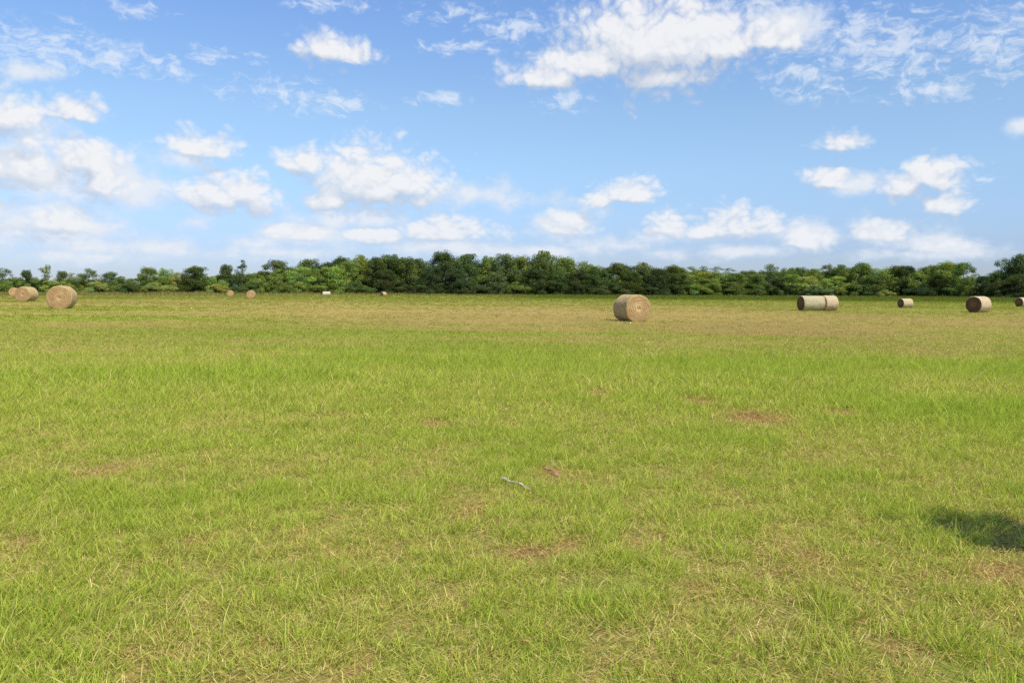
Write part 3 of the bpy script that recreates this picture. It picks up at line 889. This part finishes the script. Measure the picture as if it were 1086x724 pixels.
PROTO = {'round': [proto('round', s) for s in (1, 2, 3, 4, 5)], 'open': [proto('open', s) for s in (11, 12, 13)],
         'bush': [proto('bush', s) for s in (21, 22, 23)], 'cone': [proto('cone', s) for s in (31, 32)],
         'sapling': [proto('sapling', s) for s in (41, 42)], 'pine': [proto('pine', 51)]}
WID = {'round': 0.90, 'open': 0.80, 'bush': 1.75, 'cone': 0.62, 'sapling': 0.40, 'pine': 0.36}    # width of the unit tree
TONE = {'d': (0.116, 0.156, 0.046), 'm': (0.195, 0.255, 0.062), 'l': (0.262, 0.330, 0.076), 'y': (0.318, 0.335, 0.092),
        'b': (0.148, 0.192, 0.076), 'k': (0.080, 0.108, 0.040)}  # dark tones also hold the cloud shade over the middle trees
NAME = {'round': 'oak_tree', 'open': 'tree', 'bush': 'bush', 'cone': 'conical_tree', 'sapling': 'sapling', 'pine': 'pine_tree'}

def edge_depth(px):
    d = ray(px, HORIZON)
    return float(edge_at(d[0] / d[1], 1.0))

TREES = []
def tree(kind, px, top, wpx, tone, back=0.0, label=None, lean=0.0):
    depth = edge_depth(px) + back
    x, y, z = spot_at(px, depth)
    dist = depth
    d = ray(px, top); ztop = CAM_H + d[2] / d[1] * depth
    h = ztop - z
    w = wpx / F_PX * depth * 1.10
    rr = random.Random(int(px * 13 + top * 7 + back))
    var = PROTO[kind][rr.randrange(len(PROTO[kind]))]
    root = empty(NAME[kind], (x, y, z - 0.05), rr.random() * 6.28 if not lean else 0.0)
    root.rotation_euler[1] = lean
    sw = w / WID[kind]
    root.scale = (sw, sw, h)
    cr = bpy.data.objects.new('crown', var[0]); link(cr, root)
    t = TONE[tone]; j = math.exp(rr.gauss(0, 0.13)); hj = rr.gauss(0, 0.05)
    cr.color = (t[0] * j * (1 + hj), t[1] * j, t[2] * j * (1 - hj), 1)
    tk = bpy.data.objects.new('trunk', var[1]); link(tk, root)
    TREES.append(dict(o=root, kind=kind, px=px, top=top, tone=tone, back=back, label=label))
    return root

# the skyline, left to right: kind, column, top, width, tone, distance behind the edge
SKY = [
 ('open',3,283,22,'b',6,'dull green tree cut off by the left edge of the picture'), ('bush',14,293,34,'m',2), ('round',29,285,17,'d',4,'small dark upright tree above the left group of bales'),
 ('bush',40,293,30,'m',3), ('sapling',49,279,14,'m',2,'thin leaning sapling rising alone above the low bushes at the left'), ('round',66,286,18,'b',4,'bluish green round tree rising behind the largest orange bale'), ('bush',60,296,34,'l',0),
 ('open',80,289,22,'l',3), ('open',95,284,24,'m',5,'feathery spreading tree among the low bushes, right of the left bales'), ('bush',104,297,30,'y',0), ('round',118,288,24,'b',4), ('bush',132,292,34,'m',1),
 ('bush',140,299,30,'d',-2), ('round',157,283,26,'m',6,'mid green round tree with two humps left of the dark thicket bush'), ('open',174,283,24,'l',5), ('bush',168,299,46,'y',0), ('open',188,288,24,'y',4),
 ('round',208,282,36,'d',1,'dark broad bushy tree standing out in the left half of the tree line'), ('bush',228,292,32,'l',2), ('bush',232,300,28,'y',-2),
 ('round',241,279,20,'d',10,'dark tree top close left of the conical tree'), ('cone',257,275,24,'d',0,'dark conical tree standing above the two distant orange bales'), ('bush',262,300,30,'d',-3),
 ('bush',275,291,30,'l',0), ('round',292,275,36,'b',14,'blue green domed tree behind the paler trees right of the conical tree'), ('open',299,285,30,'l',1), ('bush',305,297,40,'m',-2), ('open',318,282,34,'l',0),
 ('round',330,273,36,'d',14), ('round',340,283,34,'m',2), ('open',355,280,34,'l',0), ('round',362,272,30,'d',14), ('bush',345,298,44,'m',-2), ('round',372,276,32,'l',3),
 ('round',383,269,32,'m',8), ('bush',378,299,40,'d',-2), ('round',398,272,30,'d',3), ('round',414,268,36,'d',6,'tall dark oak above the tiny shaded bale'), ('round',408,285,30,'k',-1), ('round',432,271,34,'d',2),
 ('round',446,273,26,'b',12), ('bush',440,297,44,'k',-2), ('round',470,266,36,'d',4,'tall dark oak with a rounded top left of the middle of the tree line'), ('round',458,282,30,'k',0),
 ('round',494,268,40,'d',5), ('round',484,284,30,'k',-1), ('bush',500,299,44,'k',-2), ('round',519,270,30,'m',8), ('round',534,267,34,'b',3,'tall greyish green oak just left of the tallest tree'), ('open',526,286,26,'b',-1),
 ('round',575,264.5,42,'d',4,'tallest dark oak of the tree line, near its middle'), ('round',553,271,30,'m',5), ('bush',550,298,36,'m',-2), ('round',566,284,32,'k',-2), ('round',598,272,34,'m',5), ('round',593,286,28,'d',-1),
 ('open',618,276,30,'l',6), ('round',612,288,34,'k',-2), ('round',636,282,34,'d',2), ('open',628,279,26,'m',8), ('round',653,278,34,'d',3,'dark round tree above and left of the nearest bale'), ('bush',645,299,44,'k',-2),
 ('round',682,277,32,'b',8,'rounded tree rising behind the nearest bale'), ('round',668,287,32,'d',0), ('round',697,284,30,'k',0), ('round',714,281,32,'d',8), ('bush',690,300,44,'k',-2), ('open',728,282,34,'m',8),
 ('round',722,289,30,'d',-1), ('pine',748,281,22,'d',40,'leftmost of the three small distant pine tops'), ('pine',762,281.5,20,'d',44,'middle one of the three small distant pine tops'), ('pine',774,283,16,'d',42,'rightmost of the three small distant pine tops'),
 ('open',742,287,34,'l',2), ('open',764,287,32,'m',4), ('round',752,295,30,'m',-2), ('bush',738,300,36,'l',-2), ('round',780,289,30,'m',1), ('round',776,298,26,'d',-2), ('open',792,286,24,'b',8),
 ('open',816,279,26,'b',4,'feathery tall tree left of the end to end bales'), ('round',803,290,28,'m',0), ('round',834,283,30,'m',6), ('round',848,282,24,'d',12), ('bush',812,300,36,'d',-2), ('open',842,290,30,'l',0), ('round',826,294,26,'k',-2),
 ('round',863,284,26,'m',5), ('open',857,292,28,'y',-1), ('open',878,279,20,'b',9), ('round',891,279.5,30,'m',6,'spreading green tree behind and right of the end to end bales'), ('bush',868,300,40,'b',-3), ('open',885,292,30,'l',-1), ('round',912,278,34,'m',3),
 ('bush',905,300,40,'d',-2), ('open',931,283,30,'m',6), ('round',926,292,28,'d',-1), ('round',949,281,28,'d',7), ('bush',940,306,18,'y',-9), ('open',944,290,24,'m',3), ('round',961,281,26,'k',3,'dark tree behind the small right bale'),
 ('round',972,286,28,'m',2), ('round',984,282,28,'m',5), ('round',1004,277,34,'l',3,'bright green tree left of the gap in the tree line'), ('round',994,290,30,'d',-2), ('bush',978,301,40,'k',-3), ('round',1022,277.5,30,'m',2,'mid green tree sloping down to the gap in the tree line'),
 ('bush',1014,300,36,'m',-2), ('round',1029,293,18,'m',0), ('bush',1039,305,18,'y',10),
 ('round',1043,292,20,'k',1,'dark low tree just right of the gap in the tree line'), ('open',1066,272,26,'d',-2,'dark open tree with flat sprays beside the right edge'), ('round',1054,288,26,'d',-3), ('round',1062,296,30,'k',-6), ('round',1085,267,36,'k',-4,'tall black green tree cut off by the right edge of the picture'), ('round',1078,290,30,'k',-7),
]
for t in SKY: tree(*t)
# a second rank fills the gaps between them
rk = random.Random(3)
px = -6.0
while px < 1096:
    top = float(np.interp(px, [0, 60, 110, 160, 205, 290, 345, 420, 560, 600, 690, 780, 820, 920, 1010, 1030, 1045, 1060, 1090],
                          [298, 299, 298, 294, 294, 288, 282, 279, 278, 283, 288, 295, 290, 288, 288, 304, 306, 292, 278]))
    if not 1026 < px < 1046:
        tree(rk.choice(('round', 'round', 'open')), px, top + rk.uniform(-7, 1) * (1.0 if px > 300 else 0.5), rk.uniform(28, 40), 'k' if 330 < px < 720 or px > 1040 else rk.choice('ddm'), rk.uniform(9, 20))
        tree('bush', px + rk.uniform(-6, 6), 301 + rk.uniform(-3, 3), rk.uniform(28, 40), 'k' if 330 < px < 720 or px > 1040 else rk.choice('dmd'), rk.uniform(3, 9))
    px += rk.uniform(9, 14)

# what each one is called
TONE_W = {'d': 'dark green', 'm': 'mid green', 'l': 'pale green', 'y': 'yellowish green', 'b': 'bluish green', 'k': 'blackish green'}
NOUN = {'round': 'round crowned tree', 'open': 'loose crowned tree', 'bush': 'bush', 'cone': 'conical tree', 'sapling': 'sapling', 'pine': 'pine'}
MARKS = [(28, 'the half turned left bale'), (66, 'the largest orange bale'), (118, 'the bluish tree past the left bales'), (157, 'the tree with two humps'),
         (208, 'the dark broad bushy tree'), (257, 'the dark conical tree'), (292, 'the blue green domed tree'), (346, 'the distant whitish bale'),
         (406, 'the tiny shaded bale'), (470, 'the round topped dark oak'), (534, 'the greyish green oak'), (575, 'the tallest oak'),
         (618, 'the dip past the tallest oak'), (670, 'the nearest bale'), (720, 'the low stretch past the nearest bale'), (762, 'the three pine tops'), (816, 'the feathery tall tree'),
         (866, 'the end to end bales'), (912, 'the trees past the end to end bales'), (960, 'the small right bale'), (1004, 'the bright green tree'), (1036, 'the gap in the tree line'),
         (1066, 'the tree with flat sprays'), (1086, 'the right picture edge')]
for t in TREES:
    lab = t['label']
    if not lab:
        mx, mw = min(MARKS, key=lambda m_: abs(m_[0] - t['px']))
        dx = t['px'] - mx
        rel = 'straight behind' if abs(dx) <= 6 else ('just ' if abs(dx) <= 16 else 'farther ') + ('left of' if dx < 0 else 'right of')
        size = 'low ' if t['top'] > 295 else ('tall ' if t['top'] < 276 else '')
        rank = 'rear ' if t['back'] > 8 else ''
        lab = '%s%s%s %s %s %s' % (size, rank, TONE_W[t['tone']], NOUN[t['kind']].replace(' crowned', ''), rel, mw)
    t['lab'] = lab
    if len(lab.split()) > 16: print('LONG', lab)
    tag(t['o'], lab, 'bush' if t['kind'] == 'bush' else 'tree', 'bushes along the foot of the tree line' if t['kind'] == 'bush' else 'trees of the tree line')
# ------------------------------------------------------------------ small things lying in the grass
def simple_material(name, c1, c2, scale):
    mt, nt, out = material(name)
    tc = nt.node('ShaderNodeTexCoord')
    n = nt.noise(tc.outputs['Object'], scale, 4.0, 0.65)
    b = nt.node('ShaderNodeBsdfPrincipled'); b.inputs['Roughness'].default_value = 0.9; b.inputs['Specular IOR Level'].default_value = 0.05
    nt.put(b.inputs['Base Color'], nt.mix(nt.rng(n, 0.35, 0.65), c1, c2))
    bp = nt.node('ShaderNodeBump'); bp.inputs['Strength'].default_value = 0.5; bp.inputs['Distance'].default_value = 0.004
    nt.put(bp.inputs['Height'], n); nt.l.new(bp.outputs[0], b.inputs['Normal'])
    nt.l.new(b.outputs[0], out.inputs[0])
    return mt

def strip(name, p0, p1, half, lift, arch, mat, label, cat, curl, taper0, taper1, seed):
    """A thin curled strip lying on the grass between two spots of the field."""
    rnd = random.Random(seed)
    a = spot(*p0); b = spot(*p1)
    A = Vector((a[0], a[1], a[2])); B = Vector((b[0], b[1], b[2]))
    ax = (B - A); L = ax.length; ax.normalize(); sd = Vector((-ax.y, ax.x, 0))
    N, K = 26, 7
    V, Fc = [], []
    bend = rnd.uniform(0.004, 0.01)
    for i in range(N):
        t = i / (N - 1)
        w = half * min(1, taper0 + t / 0.16) * min(1, taper1 + (1 - t) / 0.20) * (1 + 0.16 * math.sin(9 * t + seed) + 0.10 * rnd.uniform(-1, 1))
        c = ax * (t * L) + sd * (bend * math.sin(math.pi * t)) + Vector((0, 0, lift + arch * math.sin(math.pi * t) + 0.006 * math.sin(11 * t + 1)))
        tw = 0.15 * math.sin(4.2 * t + seed)
        for k in range(K):
            s = k / (K - 1) * 2 - 1
            V.append(c + sd * (s * w * math.cos(tw)) + Vector((0, 0, s * w * math.sin(tw) + curl * w * (s * s))))
    for i in range(N - 1):
        for k in range(K - 1):
            Fc.append((i * K + k, (i + 1) * K + k, (i + 1) * K + k + 1, i * K + k + 1))
    n = len(V)
    me = mesh_np(name, np.array([tuple(v) for v in V]), np.array(Fc).ravel(), np.full(len(Fc), 4), smooth=True, mats=[mat])
    o = bpy.data.objects.new(name, me); link(o); o.location = A
    so = o.modifiers.new('thickness', 'SOLIDIFY'); so.thickness = 0.003; so.offset = 0
    return tag(o, label, cat)

strip('bark_strip', (530, 510.5), (563, 523), 0.013, 0.034, 0.004, simple_material('weathered_grey', (0.26, 0.225, 0.17), (0.66, 0.61, 0.53), 40),
      'pale grey weathered strip lying in the grass near the middle of the field', 'wood strip', 0.5, 0.25, 0.1, 1)
strip('dried_leaf', (575, 500), (594, 510), 0.012, 0.035, 0.012, simple_material('dry_leaf_brown', (0.34, 0.19, 0.09), (0.58, 0.36, 0.19), 24),
      'reddish brown dried leaf lying in the grass behind the grey strip', 'leaf', 0.9, 0.1, 0.05, 4)

# leafy shape added out of view at the right, only to cast a small shadow
def add_shadow_caster():
    rng = np.random.default_rng(77)
    cl = []
    for k in range(60):
        a = rng.random() * 6.3; q = math.sqrt(rng.random())
        z = 0.70 + 0.22 * rng.normal(0, 0.5)
        cl.append(((math.cos(a) * q * .18, math.sin(a) * q * .22, float(np.clip(z, .5, .95))), rng.uniform(0.04, 0.07)))
    root = empty('shadow_caster', (*SHADE_AT, float(ground_z(*SHADE_AT))))
    root.scale = (2.1, 2.1, 2.1)
    cr = bpy.data.objects.new('crown', crown_mesh('crown', cl, 160, 0.016, rng)); link(cr, root); cr.color = (0.12, 0.17, 0.04, 1)
    tk = bpy.data.objects.new('trunk', trunk_mesh('trunk', cl, rng, 0.012)); link(tk, root)
    tag(root, 'leafy shape added past the right edge to cast the small shadow on the grass', 'tree')
_sx, _sy, _ = spot(1054, 566)
_k = 1.45 / math.tan(SUN_EL)
SHADE_AT = (_sx + SUN_DIR.x / math.cos(SUN_EL) * _k, _sy + SUN_DIR.y / math.cos(SUN_EL) * _k)
add_shadow_caster()
# ------------------------------------------------------------------ render settings
scene.render.engine = 'CYCLES'
scene.view_settings.view_transform = 'Standard'
scene.view_settings.look = 'None'
scene.view_settings.exposure = 0.0
scene.view_settings.gamma = 1.0
scene.cycles.max_bounces = 6
scene.cycles.diffuse_bounces = 3
scene.cycles.transmission_bounces = 3
scene.cycles.transparent_max_bounces = 6
scene.cycles.use_denoising = False
scene.cycles.sample_clamp_indirect = 8.0
scene.cycles.use_adaptive_sampling = False
